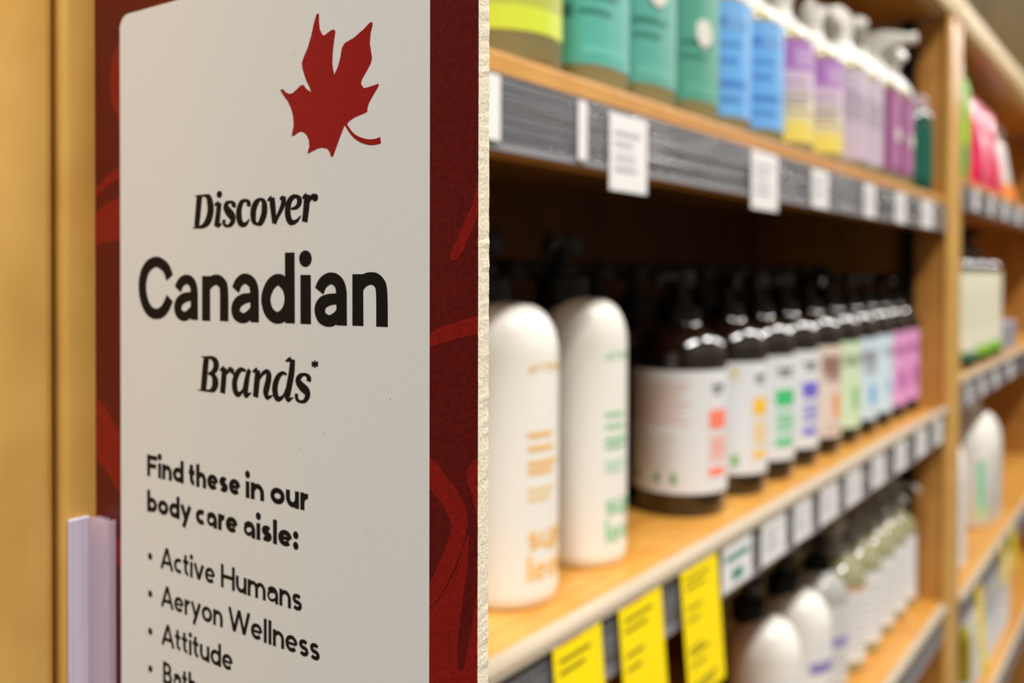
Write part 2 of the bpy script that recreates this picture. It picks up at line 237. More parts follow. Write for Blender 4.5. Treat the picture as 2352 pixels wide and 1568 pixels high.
def glyph(ch, w, xh, cap, s):
    """strokes (lists of (x,z)) and dots (x,z,r) for a plain sans letter of width w"""
    h = s/2; L = h; Q = w-h; B = h; T = xh-h; mx = w/2; S = []; D_ = []
    rx = (Q-L)/2; cy = xh/2; ry = (T-B)/2
    if ch in 'bdpo': 
        S.append(ell(mx, cy, rx, ry, 0, 360, 28))
        if ch == 'b': S.append([(L, 0), (L, cap)])
        if ch == 'd': S.append([(Q, 0), (Q, cap)])
        if ch == 'p': S.append([(L, xh), (L, -.38*xh)])
    elif ch == 'c': S.append(ell(L+(Q-L)*.62, cy, (Q-L)*.62, ry, 52, 308, 20))
    elif ch == 'e': S.append(ell(mx, cy, rx, ry, 0, 322, 22)); S.append(['thin', (L, cy), (Q, cy)])
    elif ch == 'a':
        S.append(ell(mx, xh-h-rx*.92, rx, rx*.92, 158, 0, 12)+[(Q, 0)])
        r2 = xh*.27; S.append(['thin', (Q, B+2*r2+.02*xh)]+ell(mx, B+r2, rx, r2, 100, 262, 12)+[(Q-.05*w, B+r2*.6)])
    elif ch in 'nhmru':
        if ch == 'u':
            S.append([(Q, 0), (Q, xh)]); S.append([(L, xh)]+ell(mx, B+rx, rx, rx, 180, 340, 14))
        else:
            S.append([(L, 0), (L, cap if ch == 'h' else xh)])
            if ch == 'm':
                r2 = (Q-L)/4
                S.append(ell(L+r2, T-r2, r2, r2, 165, 0, 10)+[(L+2*r2, 0)]); S.append(ell(L+3*r2, T-r2, r2, r2, 165, 0, 10)+[(Q, 0)])
            elif ch == 'r': S.append(ell(L+(w-L)*.8, T-(w-L)*.8, (w-L)*.8, (w-L)*.8, 170, 80, 8))
            else: S.append(ell(mx, T-rx, rx, rx, 165, 0, 14)+[(Q, 0)])
    elif ch == 'i': S.append([(mx, 0), (mx, xh)]); D_.append((mx, xh+s*1.15, s*.66))
    elif ch == 'l': S.append([(mx, 0), (mx, cap)])
    elif ch == 's':
        r1 = ry/2
        S.append(ell(mx, T-r1, rx*.92, r1, 30, 270, 14)[:-1]+ell(mx, B+r1, rx, r1, 90, -150, 14))
    elif ch in 'tf':
        x0 = w*.42
        if ch == 't': S.append([(x0, xh*1.32), (x0, B+.3*xh)]+ell(x0+.27*xh, B+.27*xh, .27*xh, .27*xh, 180, 275, 7))
        S.append([(0, xh-h*.9), (w*.92, xh-h*.9)])
    elif ch == 'v': S.append([(h*.7, xh), (mx, h*.3), (w-h*.7, xh)])
    elif ch == 'y': S.append([(h*.7, xh), (mx+.02*w, h*.5)]); S.append([(w-h*.7, xh), (w*.28, -.42*xh)])
    elif ch == 'A': S.append([(h*.6, 0), (mx, cap-h*.3), (w-h*.6, 0)]); S.append([(w*.22, cap*.3), (w*.78, cap*.3)])
    elif ch == 'B':
        S.append([(L, 0), (L, cap)]); q = cap/2
        for z0, z1, xx in ((h, q, w*.98), (q, cap-h, w*.9)):
            r2 = (z1-z0)/2; S.append([(L, z1), (xx-h-r2, z1)]+ell(xx-h-r2, (z0+z1)/2, r2, r2, 90, -90, 10)+[(L, z0)])
    elif ch == 'F': S += [[(L, 0), (L, cap)], [(L, cap-h), (w, cap-h)], [(L, cap*.5), (w*.9, cap*.5)]]
    elif ch == 'E': S += [[(L, 0), (L, cap)], [(L, cap-h), (w, cap-h)], [(L, cap*.5), (w*.9, cap*.5)], [(L, h), (w, h)]]
    elif ch == 'H': S += [[(L, 0), (L, cap)], [(Q, 0), (Q, cap)], [(L, cap*.5), (Q, cap*.5)]]
    elif ch == 'W': S.append([(h*.6, cap), (w*.27, h*.3), (mx, cap-h*.3), (w*.73, h*.3), (w-h*.6, cap)])
    elif ch == 'I': S.append([(mx, 0), (mx, cap)])
    elif ch == 'T': S += [[(mx, 0), (mx, cap)], [(0, cap-h), (w, cap-h)]]
    elif ch == 'U': S.append([(L, cap)]+ell(mx, B+rx, rx, rx, 180, 360, 16)+[(Q, cap)])
    elif ch == 'D': S.append([(L, cap-h), (L, h), (mx, h)]+ell(mx, cap/2, rx, cap/2-h, -90, 90, 14)+[(L, cap-h)])
    elif ch == ':': D_ += [(mx, s*.6, s*.66), (mx, xh*.82, s*.66)]
    return S, D_
def text_polys(t, x0, x1, z, xh, cap, s):
    """quads and discs, as lists of (x,z) polygons, of a word spanning x0..x1 on base line z"""
    gap = .095*xh; nat = sum(GW[c]*xh for c in t)+gap*(len(t)-1)
    k = (x1-x0-(len(t)-1)*gap)/(nat-(len(t)-1)*gap); x = x0; out = []
    for c in t:
        wd = GW[c]*xh*k; wd = max(wd, s) if c in 'il:' else wd
        S, Dd = glyph(c, wd, xh, cap, s)
        for st in S:
            sw = s
            if st[0] == 'thin': st = st[1:]; sw = s*.72
            # mitred corners: each straight piece a quad, joined by small fans
            L, Rr = strip([(p[0], p[1], sw) for p in st], .86) if len(st) > 6 else (None, None)
            if L:
                for i in range(len(L)-1): out.append([(x+q[0], z+q[1]) for q in (L[i], L[i+1], Rr[i+1], Rr[i])])
            else:
                for i in range(len(st)-1):
                    L, Rr = strip([tuple(st[i])+(sw,), tuple(st[i+1])+(sw,)], .86)
                    out.append([(x+q[0], z+q[1]) for q in (L[0], L[1], Rr[1], Rr[0])])
        for dx, dz, r_ in Dd: out.append([(x+dx+r_*cos(2*PI*j/18), z+dz+r_*sin(2*PI*j/18)) for j in range(18)])
        x += wd+gap
    return out

# ---------------------------------------------------------------- the sign on the shelf upright
SX0, SX1, SY = -.2749, -.1241, .1606
def build_sign():
    root = empty('hanging_sign', (SX0, SY+.002, H-.2), 'white and dark red foam board sign listing Canadian brands, beside the wooden upright', 'sign')
    og = root.location
    # foam board with a rough cut right edge
    mb = MB(); zs = [-.20+.34*i/260 for i in range(261)]
    fr = [(SX1+random.gauss(0, .00002), z) for z in zs]; bk = [(SX1-.0001+random.gauss(0, .00006), z) for z in zs]
    y0, y1 = SY, SY+.0040
    mb.face([(SX0, y0, H-.20), *[(x, y0, H+z) for x, z in fr], (SX0, y0, H+.14)], 0)
    mb.face([(SX0, y1, H+.14), *[(x, y1, H+z) for x, z in reversed(bk)], (SX0, y1, H-.20)], 1)
    for i in range(260):
        mb.face([(fr[i][0], y0, H+zs[i]), (bk[i][0], y1, H+zs[i]), (bk[i+1][0], y1, H+zs[i+1]), (fr[i+1][0], y0, H+zs[i+1])], 1)
    mb.face([(SX0, y0, H+.14), (SX1, y0, H+.14), (SX1, y1, H+.14), (SX0, y1, H+.14)], 1)
    mb.face([(SX0, y0, H-.2), (SX0, y1, H-.2), (SX1, y1, H-.2), (SX1, y0, H-.2)], 1)
    mb.face([(SX0, y0, H-.2), (SX0, y0, H+.14), (SX0, y1, H+.14), (SX0, y1, H-.2)], 1)
    mb.build('foam_board', [M['red'], M['foam']], root, og)
    def flat(name, polys, m, k, label=None):
        q = MB()
        for n_, p in enumerate(polys): q.face([(x/1000, SY-k*.00004-(n_ % 40)*.0000006, H+z/1000) for x, z in p])
        o = q.build(name, m, root, og)
        if label: o['label'] = label
        return o
    cut = lambda p: [(min(max(x, SX0*1000), SX1*1000), max(z, -196)) for x, z in p]
    for p in D['red']: flat('border_leaf_pattern', [cut(p)], M['redlight'], 1, 'brighter red leaf vein shape in the dark red border')
    a, b, t, r_ = -261.0, -137.9, 77.1, 4.2
    pan = [(a, -196), (b, -196), (b, 120), (b, t)][:2] + ell(b-r_, t-r_, r_, r_, 0, 90, 8) + ell(a+r_, t-r_, r_, r_, 90, 180, 8)
    flat('white_panel', [pan], M['paper'], 2)
    L, Rr = strip(cr(D['stem']))
    stem = [[L[i], L[i+1], Rr[i+1], Rr[i]] for i in range(len(L)-1)]
    flat('maple_leaf', [D['leaf']]+stem, M['leafred'], 3, 'red maple leaf emblem with a curled stem')
    for key, txt in (('disc', 'black italic word Discover'), ('can', 'large bold black word Canadian'), ('bra', 'black italic word Brands with an asterisk')):
        S, dots = D[key]; out = []
        for st in S:
            L, Rr = strip([(p[0], p[1], p[2]*(1.0 if key == 'can' else 1.0)) for p in cr(st)], .80 if key == 'can' else 1); out += [[L[i], L[i+1], Rr[i+1], Rr[i]] for i in range(len(L)-1)]
        out += [[(x+rx*cos(2*PI*j/24), z+rz*sin(2*PI*j/24)) for j in range(24)] for x, z, rx, rz in dots]
        flat('lettering', out, M['ink'], 3, txt)
    lines = {}
    for t_, bold, x0, x1, z in D['words']:
        z = min((-60.25, -70.72, -86.3, -97.4, -108.5), key=lambda q: abs(q-z))
        s = 1.58 if bold else 1.2
        lines.setdefault(z, []); lines[z] += text_polys(t_, x0, x1, z, 4.45, 6.4, s)
    lines[-119.6] = text_polys('Bath', -239.6, -223.6, -119.6, 4.45, 6.4, 1.2)
    for i, z in enumerate((-86.3, -97.4, -108.5, -119.6)):
        zz = z+2.45; lines[z].append([(-245.9+1.05*cos(2*PI*j/18), zz+1.05*sin(2*PI*j/18)) for j in range(18)])
    names = ('bold black line Find these in our', 'bold black line body care aisle', 'black bulleted line Active Humans', 'black bulleted line Aeryon Wellness', 'black bulleted line Attitude', 'black bulleted line beginning Bath')
    for (z, polys), nm in zip(sorted(lines.items(), reverse=True), names): flat('lettering', polys, M['ink'], 3, nm)
    # specks of dust and print flaws
    fl = []
    for x, z in ((-201.5, 61), (-206, 40), (-183, 55), (-196, -2.5), (-160, 50), (-172, -40), (-158, -62), (-181, -45), (-150, -30), (-165, 38), (-188, 12)):
        fl.append([(x, z), (x+.12, z), (x+.1, z+random.uniform(.15, .7)), (x-.02, z+.3)])
    for p in fl: flat('print_speck', [p], M['ink'], 3)
    # the plastic grip that holds the board to the upright
    g = empty('sign_grip', (-.2749, .153, H-.19), 'frosted lilac plastic sign grip on the wooden upright at the lower left of the sign', 'sign holder')
    mb = MB(); mb.box(-.2749, -.2733, .1512, .1580, H-.19, H-.0755); mb.build('wing', M['grip'], g, g.location, bevel=.0006)
    mb = MB()
    mb.box(-.2733, -.2630, .1571, .1578, H-.19, H-.0757); mb.box(-.2637, -.2630, .1578, .1600, H-.19, H-.0757)
    for x in (-.2715, -.2695, -.2672): mb.box(x, x+.0005, .1578, .1602, H-.19, H-.0757)
    mb.build('jaw', M['gripclear'], g, g.location)
build_sign()
# ---------------------------------------------------------------- the room
mb = MB(); mb.box(-1.6, 2.1, -2.5, 14, -.05, 0); tag(mb.build('floor', M['floor']), kind='structure')
mb = MB(); mb.box(-1.6, 2.1, -2.5, 14, 3.8, 3.85); tag(mb.build('ceiling', M['ceil']), kind='structure')
mb = MB(); mb.box(2.1, 2.15, -2.5, 14, 0, 3.8); tag(mb.build('wall_right', M['wall']), kind='structure')

# ---------------------------------------------------------------- shelving
FX = -.282       # face of the price rails
BX = -.575       # back panels
def shelf_board(root, y0, y1, ztop, mlabel=None, railz=(-.012, -.052), front=None):
    og = root.location; z = H+ztop
    fx = front or FX
    mb = MB(); mb.box(BX, fx-.030, y0, y1, z-.022, z)
    s = mb.build('shelf_board', M['shelfwood'], root, og)
    mb = MB(); mb.box(fx-.030, fx-.0035, y0, y1, z-.050, z)
    mb.build('shelf_nosing', M['shelfwood'], s, (0,0,0), bevel=.0015)
    s.children[0].parent = s; s.children[0].location = (0,0,0)
    for v in s.children[0].data.vertices: v.co -= Vector(og)
    mb = MB(); a, b = z+railz[0], z+railz[1]
    mb.box(fx-.0035, fx-.0015, y0+.002, y1-.002, b, a, 0)
    mb.box(fx-.0015, fx+.0012, y0+.002, y1-.002, b, b+.004, 1)
    if ztop < 0: mb.prism([(fx-.0015, a-.001), (fx+.0030, a-.001), (fx+.0048, a+.001), (fx+.0048, a+.006), (fx+.003, a+.009), (fx-.0035, a+.0095), (fx-.0035, a-.001)], 1, y0+.002, y1-.002, 2)
    r_ = mb.build('price_rail', [M['rail'], M['cover_lip'], M['lip']], root, og)
    mb = MB(); n = 6
    mb.loft([[(fx+.0012, y, b+.003), (fx+.0022, y, b+.4*(a-b)), (fx+.0022, y, b+.7*(a-b)), (fx+.0010, y, a-.001), (fx+.0006, y, a-.001), (fx+.0018, y, b+.7*(a-b)), (fx+.0018, y, b+.4*(a-b)), (fx+.0008, y, b+.003)] for y in (y0+.003, y1-.003)])
    mb.build('rail_cover', M['cover'], r_, (0,0,0), smooth=50)
    for v in r_.children[0].data.vertices: v.co -= Vector(og)
    return z
M['cover_lip'] = mat('clear_rail_edge', (150,150,156), .2, .6)
def upright(root, y0, y1, face, grooves=()):
    og = root.location
    mb = MB(); mb.box(BX-.01, face-.007, y0+.004, y1-.004, 0, H+.38)
    mb.build('side_panel', M['sidewood'], root, og)
    ys = [y0]+list(grooves)+[y1]
    for i in range(len(ys)-1):
        a = ys[i]+(.0007 if i else 0); b = ys[i+1]-(.0007 if i < len(ys)-2 else 0)
        r_ = .0035
        poly = [(face-.007, a), (face-r_, a)]+[(face-r_+r_*cos(R(t)), a+r_+r_*sin(R(t))) for t in range(-90, 1, 15)]
        poly += [(face-r_+r_*cos(R(t)), b-r_+r_*sin(R(t))) for t in range(0, 91, 15)]+[(face-.007, b)]
        mb = MB(); mb.prism(poly, 2, 0, H+.38); mb.build('face_trim', M['post'], root, og, smooth=35)
U1 = empty('shelving_unit', (FX, .175, 0), 'maple shelving bay beside the sign holding white, amber and clear bottles', 'shelves', 'shelving bays')
upright(U1, .060, .172, -.2750, (.1488,))
upright(U1, 1.500, 1.588, -.2770, (1.545,))
for z in (.114, -.203, -.490, -.80): shelf_board(U1, .176, 1.5035, z, railz=(-.004, -.044) if z == -.203 else (-.012, -.052))
mb = MB(); mb.box(BX-.012, BX, .172, 1.504, .1, H+.40); mb.build('back_panel', M['backwood'], U1, U1.location)
mb = MB(); mb.box(BX, -.30, .172, 1.504, H+.382, H+.40); mb.build('top_board', M['shelfwood'], U1, U1.location)
for y in (.180, 1.494):
    mb = MB(); mb.box(-.345, -.325, y-.004, y+.004, .1, H+.378)
    for i in range(48): mb.box(-.336, -.334, y-.0045, y+.0045, .12+i*.026, .135+i*.026, 1)
    mb.build('slotted_bracket_strip', [M['metal'], M['black']], U1, U1.location)
U2 = empty('shelving_unit', (FX, 1.60, 0), 'maple shelving bay at the far right holding pouches and white bottles', 'shelves', 'shelving bays')
for z in (.155, -.163, -.504, -.777): shelf_board(U2, 1.592, 2.95, z, front=FX+(.006 if z in (-.504,) else 0))
upright(U2, 2.952, 3.04, -.2770, (2.997,))
mb = MB(); mb.box(BX-.012, BX, 1.592, 2.955, .1, H+.40); mb.build('back_panel', M['backwood'], U2, U2.location)
mb = MB(); mb.box(BX, -.30, 1.592, 2.955, H+.382, H+.40); mb.build('top_board', M['shelfwood'], U2, U2.location)
hd = empty('shelf_header', (-.28, 1.5, H+.382), 'olive brown wooden header with cream moulding above the far shelves', 'header')
mb = MB(); mb.prism([(-.300, H+.428), (-.278, H+.428), (-.274, H+.422), (-.274, H+.394), (-.278, H+.384), (-.300, H+.382)][::-1], 1, .06, 3.04)
mb.build('cream_moulding', M['moulding'], hd, hd.location, smooth=30)
mb = MB(); mb.prism([(-.310, H+.428), (-.282, H+.428), (-.110, H+.86), (-.138, H+.86)][::-1], 1, .06, 3.04)
mb.build('fascia_board', M['fascia'], hd, hd.location)

# ---------------------------------------------------------------- price tags in and under the rails
def price_tag(y0, y1, zt, zb, kind, label, group, x=None, fx=FX):
    x = x or fx+.0030
    og = (x, (y0+y1)/2, H+zb)
    mb = MB(); mb.box(x-.0004, x, y0, y1, H+zb, H+zt, 0)
    w = y1-y0; h = zt-zb; f = x+.00015
    flare = lambda: [setattr(mb, 'v', [(p[0]+(H+zt-p[2])*.07, p[1]+(H+zt-p[2])*.02, p[2]) for p in mb.v])] if kind == 'yellow' else None
    def mark(u0, u1, v0, v1, mi):
        mb.face([(f, y0+u0*w, H+zb+v0*h), (f, y0+u1*w, H+zb+v0*h), (f, y0+u1*w, H+zb+v1*h), (f, y0+u0*w, H+zb+v1*h)], mi)
    if kind == 'yellow':
        mark(.12, .55, .93, .965, 2)
        for v, u in ((.84, .75), (.78, .62), (.64, .5), (.56, .42), (.36, .45), (.32, .6), (.24, .5), (.10, .78), (.06, .7)): mark(.1, u, v, v+.022, 1)
        ms = [M['yellow'], C((120,108,20)), C((205,60,30))]
    elif kind == 'white':
        for v, u in ((.72, .8), (.58, .6), (.25, .7)): mark(.12, u, v, v+.06, 1)
        for i in range(9): mark(.15+i*.06, .17+i*.06+.01*(i % 2), .36, .5, 1)
        ms = [M['tagwhite'], C((178,178,180)), M['tagwhite']]
    else:
        mark(.1, .9, .6, .75, 1); mark(.3, .7, .15, .4, 1); ms = [M['tagwhite'], C((60,140,120)), M['tagwhite']]
    flare(); o = mb.build('price_tag', ms, None, og); tag(o, label, 'price tag', group); return o
G1 = 'yellow price tags under the middle rail'
for y0, y1, zt, zb, lb in ((.318, .374, -.205, -.315, 'yellow price tag hanging nearest the sign, mostly hidden behind its edge'),
                       (.427, .479, -.200, -.308, 'yellow price tag hanging below the nearer white pump bottle'),
                       (.501, .558, -.200, -.308, 'yellow price tag hanging in the middle of three below the shelf edge'),
                       (.588, .650, -.200, -.299, 'yellow price tag hanging farthest along the shelf edge, lowest end fully seen')):
    price_tag(y0, y1, zt, zb, 'yellow', lb, G1, x=FX+.0036)
ys = [(.664, .722), (.745, .802), (.825, .872), (.900, .955), (.985, 1.04), (1.085, 1.14), (1.19, 1.245), (1.30, 1.36), (1.41, 1.46)]
nm = ('first after the yellow tags', 'second after the yellow tags', 'third after the yellow tags', 'below the lilac-blocked label bottle', 'below the orange drop bottle', 'below the pale green bottle', 'below the pale blue bottles', 'below the pink-labelled bottles', 'last before the wooden upright')
for (a, b), n_ in zip(ys, nm): price_tag(a, b, -.208, -.244, 'white' if a > .7 else 'green', 'white price tag in the middle shelf rail, '+n_, 'white tags in the middle rail')
for (a, b, zt, zb, n_) in ((.330, .379, .099, .066, 'at its left end, mostly behind the sign'), (.490, .538, .097, .050, 'hanging low under the first teal bottle'), (.718, .778, .099, .052, 'below the blue bottles'),
                       (.868, .918, .098, .062, 'below the purple and yellow bottles'), (1.045, 1.09, .098, .062, 'below the lavender spray bottles'), (1.18, 1.235, .098, .062, 'below the plum spray bottles'), (1.32, 1.39, .098, .062, 'last before the wooden upright')):
    price_tag(a, b, zt, zb, 'white', 'white price tag in the upper shelf rail, '+n_, 'white tags in the upper rail')
for i, (a, b) in enumerate(((1.66, 1.70), (1.78, 1.83), (1.92, 1.98), (2.10, 2.17))):
    price_tag(a, b, -.182, -.212, 'white', 'white price tag in the far bay middle rail, %s from the upright' % ('first', 'second', 'third', 'fourth')[i], 'white tags in the far middle rail')
for i, (a, b) in enumerate(((1.70, 1.75), (1.86, 1.91), (2.02, 2.08), (2.2, 2.27))):
    price_tag(a, b, .140, .106, 'white', 'white price tag in the far bay upper rail, %s from the upright' % ('first', 'second', 'third', 'fourth')[i], 'white tags in the far upper rail')
for (a, b, zt, zb, n_) in ((1.71, 1.76, -.53, -.68, 'nearest the wooden upright'), (1.98, 2.03, -.52, -.60, 'second from the upright'), (2.10, 2.16, -.515, -.60, 'farthest along')):
    price_tag(a, b, zt, zb, 'yellow', 'yellow price tag under the far bay lower shelf, '+n_, 'yellow tags in the far bay', x=FX+.0096)

cl = MB(); cl.box(FX+.0024, FX+.0040, .4535, .4625, H+.064, H+.098)  # white strip modelled in place of a bright reflection on the rail
tag(cl.build('rail_glint', M['tagwhite'], None, (FX+.003, .458, H+.064), bevel=.0007), 'narrow white strip standing in for a bright reflection on the upper shelf rail, left of its first price tag', 'glint')
# ---------------------------------------------------------------- bottles and packs
def sup(a, rx, ry, n):
    c_, s_ = cos(a), sin(a)
    return (rx*math.copysign(abs(c_)**(2/n), c_), ry*math.copysign(abs(s_)**(2/n), s_)) if n != 2 else (rx*c_, ry*s_)
def body(mb, prof, rx, ry, n=2, N=48, mi=0):
    mb.loft([[(sup(2*PI*j/N, rx*s, ry*s, n if s > .6 else 2)[0], sup(2*PI*j/N, rx*s, ry*s, n if s > .6 else 2)[1], z) for j in range(N)] for z, s in prof], mi)
def patch(mb, a0, a1, z0, z1, rx, ry, n, e, mi, seg=None):
    seg = seg or max(1, int(abs(a1-a0)/6))
    pts = [sup(R(a0+(a1-a0)*i/seg), rx+e, ry+e, n) for i in range(seg+1)]
    k = len(mb.v)
    for x, y in pts: mb.v += [(x, y, z0), (x, y, z1)]
    for i in range(seg): mb.f.append((k+2*i, k+2*i+2, k+2*i+3, k+2*i+1)); mb.m.append(mi)
def pump(root, x, y, z, m, nozzle=-60, big=1.0, name='pump', stem=.012):
    """collar, stem and pressing head standing at height z"""
    mb = MB(); b = big
    N = 30; ring = lambda r_, zz: [(x+r_*(1+.03*(j % 2))*cos(2*PI*j/N), y+r_*(1+.03*(j % 2))*sin(2*PI*j/N), zz) for j in range(N)]
    mb.loft([ring(.0155*b, z), ring(.0155*b, z+.017*b), ring(.0125*b, z+.019*b)])
    mb.lathe([(.0085*b, z+.018*b), (.0085*b, z+.024*b), (.0045*b, z+.026*b), (.0045*b, z+(.026+stem)*b)], x, y, 20)
    t = z+(.026+stem)*b
    mb.lathe([(.009*b, t), (.0115*b, t+.001), (.0115*b, t+.011*b), (.010*b, t+.0135*b), (.004*b, t+.0145*b)], x, y, 24)
    d = (cos(R(nozzle)), sin(R(nozzle)))
    mb.tube([(x+d[0]*k, y+d[1]*k, t+zz) for k, zz in ((.004, .008*b), (.020*b, .0085*b), (.033*b, .0075*b), (.037*b, .004*b), (.038*b, .001*b))], [.0062*b, .0052*b, .0042*b, .0038*b, .0036*b], 12)
    return mb.build(name, m, root, smooth=40)
def word_on(mb, t, a_left, z, xh, cap, s, r_, e, mi, width=None):
    """word wrapped on a round bottle, starting at angle a_left (deg)"""
    nat = sum(GW[c] for c in t)*xh+.095*xh*(len(t)-1); width = width or nat
    for p in text_polys(t, 0, width, z, xh, cap, s):
        mb.face([((r_+e)*cos(R(a_left)+q[0]/r_), (r_+e)*sin(R(a_left)+q[0]/r_), q[1]) for q in p], mi)
def mill(v): return v
Z0, ZM, ZL = H+.114, H-.203, H-.490

# -- white bottles with a domed shoulder and an offset black pump
def white_bottle(x, y, z, r_, h, ink, words, label, group, nozzle=-70):
    root = empty('pump_bottle', (x, y, z), label, 'bottle', group)
    prof = [(0, .86), (.0012, .93), (.005, .985), (.010, 1), (h-.032, 1)]+[(h-.032+.032*sin(R(t)), (cos(R(t)))**.60) for t in (10, 20, 30, 40, 50, 60, 68, 75, 81, 86, 89)]
    mb = MB(); body(mb, prof, r_, r_)
    mb.build('body', M['whitep'], root, smooth=50)
    # printed words and thin text lines
    for t, a, zz, xh, cap, s, wd in words:
        mb = MB(); word_on(mb, t, a, zz, xh, cap, s, r_, .0003, 0, wd); mb.build('printed_lettering', C(ink), root)
    mb = MB()
    for zz, l in ((.104, 34), (.096, 36), (.087, 42), (.082, 36), (.071, 38), (.066, 30)):
        patch(mb, -30, -30+l, zz, zz+.0030, r_, r_, 2, .0003, 0 if zz > .08 else 1)
    mb.build('printed_text_lines', [C(ink), C(tuple(int(v+(236-v)*.45) for v in ink))], root)
    pump(root, -.017, -.003, h-.006, M['black'], nozzle, 1.2, stem=.004)
    return root
W_words = [('super', -30, .0365, .0108, .0160, .0028, .052), ('leaves', -30, .0175, .0108, .0160, .0028, .056), ('ATTITUDE', -30, .143, .0045, .0052, .0010, .040)]
GW_ = 'white pump bottles on the middle shelf'
white_bottle(-.345, .474, ZM, .0338, .184, (238,186,92), W_words, 'white domed pump bottle with golden yellow printing, nearest the sign', GW_)
white_bottle(-.345, .570, ZM, .0305, .185, (136,200,150), W_words, 'white domed pump bottle with green printing beside the big amber bottle', GW_)
white_bottle(-.350, .380, ZM, .0335, .184, (238,120,90), W_words, 'white domed pump bottle with coral printing, almost wholly behind the sign', GW_)
# lower shelf
LW = [('super', -28, .020, .0105, .0150, .0028, .050), ('leaves', -28, .004, .0105, .0150, .0028, .052)]
L_words = [('body', -30, .085, .0100, .0140, .0030, .050)]
def low_white(x, y, label):
    root = empty('pump_bottle', (x, y, ZL), label, 'bottle', 'white pump bottles on the lower shelf')
    h = .137; r_ = .0365
    prof = [(0, .90), (.004, .985), (.010, 1), (h-.038, 1)]+[(h-.038+.038*sin(R(t)), (cos(R(t)))**.72) for t in (10, 20, 30, 40, 50, 60, 68, 75, 81, 86)]+[(h, .05)]
    mb = MB(); body(mb, prof, r_, r_); mb.build('body', M['whitep'], root, smooth=50)
    mb = MB(); patch(mb, -120, 75, .012, .088, r_, r_, 2, .0003, 0)
    patch(mb, -50, 34, .056, .068, r_, r_, 2, .0006, 1); patch(mb, -20, 30, .030, .034, r_, r_, 2, .0006, 2); patch(mb, -20, 22, .040, .043, r_, r_, 2, .0006, 2)
    mb.build('label', [M['label'], C((140,134,190)), C((190,190,205))], root)
    pump(root, -.016, -.003, h-.006, M['black'], -70, 1.15, stem=.004)
low_white(-.345, .930, 'white domed pump bottle on the lower shelf, nearer of two with lilac lettering')
low_white(-.345, 1.031, 'white domed pump bottle on the lower shelf, farther of two with lilac lettering')

# -- boston round bottles: amber in the middle row, pale olive glass in the lower
def round_bottle(name, x, y, z, r_, lab, prints, label, group, glass, cap, h=.133, zl=(.020, .122), noz=-95, lift=0, big=1.0):
    root = empty(name, (x, y, z), label, 'bottle', group)
    prof = [(0, .90), (.003, .975), (.008, 1), (h, 1), (h+.006, .975), (h+.013, .88), (h+.019, .72), (h+.024, .52), (h+.028, .40), (h+.036, .38)]
    mb = MB(); body(mb, prof, r_, r_); mb.build('body', glass, root, smooth=50)
    if lab:
        mats = [C(lab)]; mb = MB(); patch(mb, -175, 95, zl[0], zl[1], r_, r_, 2, .0003, 0)
        for a0, a1, z0, z1, rgb in prints:
            m = C(rgb)
            if m not in mats: mats.append(m)
            patch(mb, a0, a1, z0+lift, z1+lift, r_, r_, 2, .0006, mats.index(m))
        mb.build('label', mats, root)
    pump(root, 0, 0, h+.0205, cap, noz, big, stem=.008)
    return root
def soap_prints(col, wide=0):
    a0 = -28-wide; a1 = 4; light = tuple(int(v+(225-v)*.45) for v in col)
    P_ = [(a0+4, a1-6, .100, .104, (70,70,72)), (a0+6, a1-10, .0955, .098, (120,120,122))]
    P_ += [(a0, a1, .067, .083, col), (a0, a1, .056, .061, light), (a0+2, a1, .049, .053, col), (a0, a1, .041, .046, light), (a0, a1-3, .028, .035, col)]
    return P_
def back_print():
    P_ = []
    for k in range(7): P_.append((-150, -52-6*(k % 3), .104-k*.0052, .1058-k*.0052, (228,190,178)))
    for k in range(7): P_.append((-118+6*(k % 2), -66-5*(k % 3), .060-k*.0045, .0612-k*.0045, (226,206,198)))
    for a in (-128, -96, -76): P_.append((a, a+8, .022, .030, (110,160,90)))
    return P_
GA = 'amber pump bottles on the middle shelf'
WL = (222,224,226)
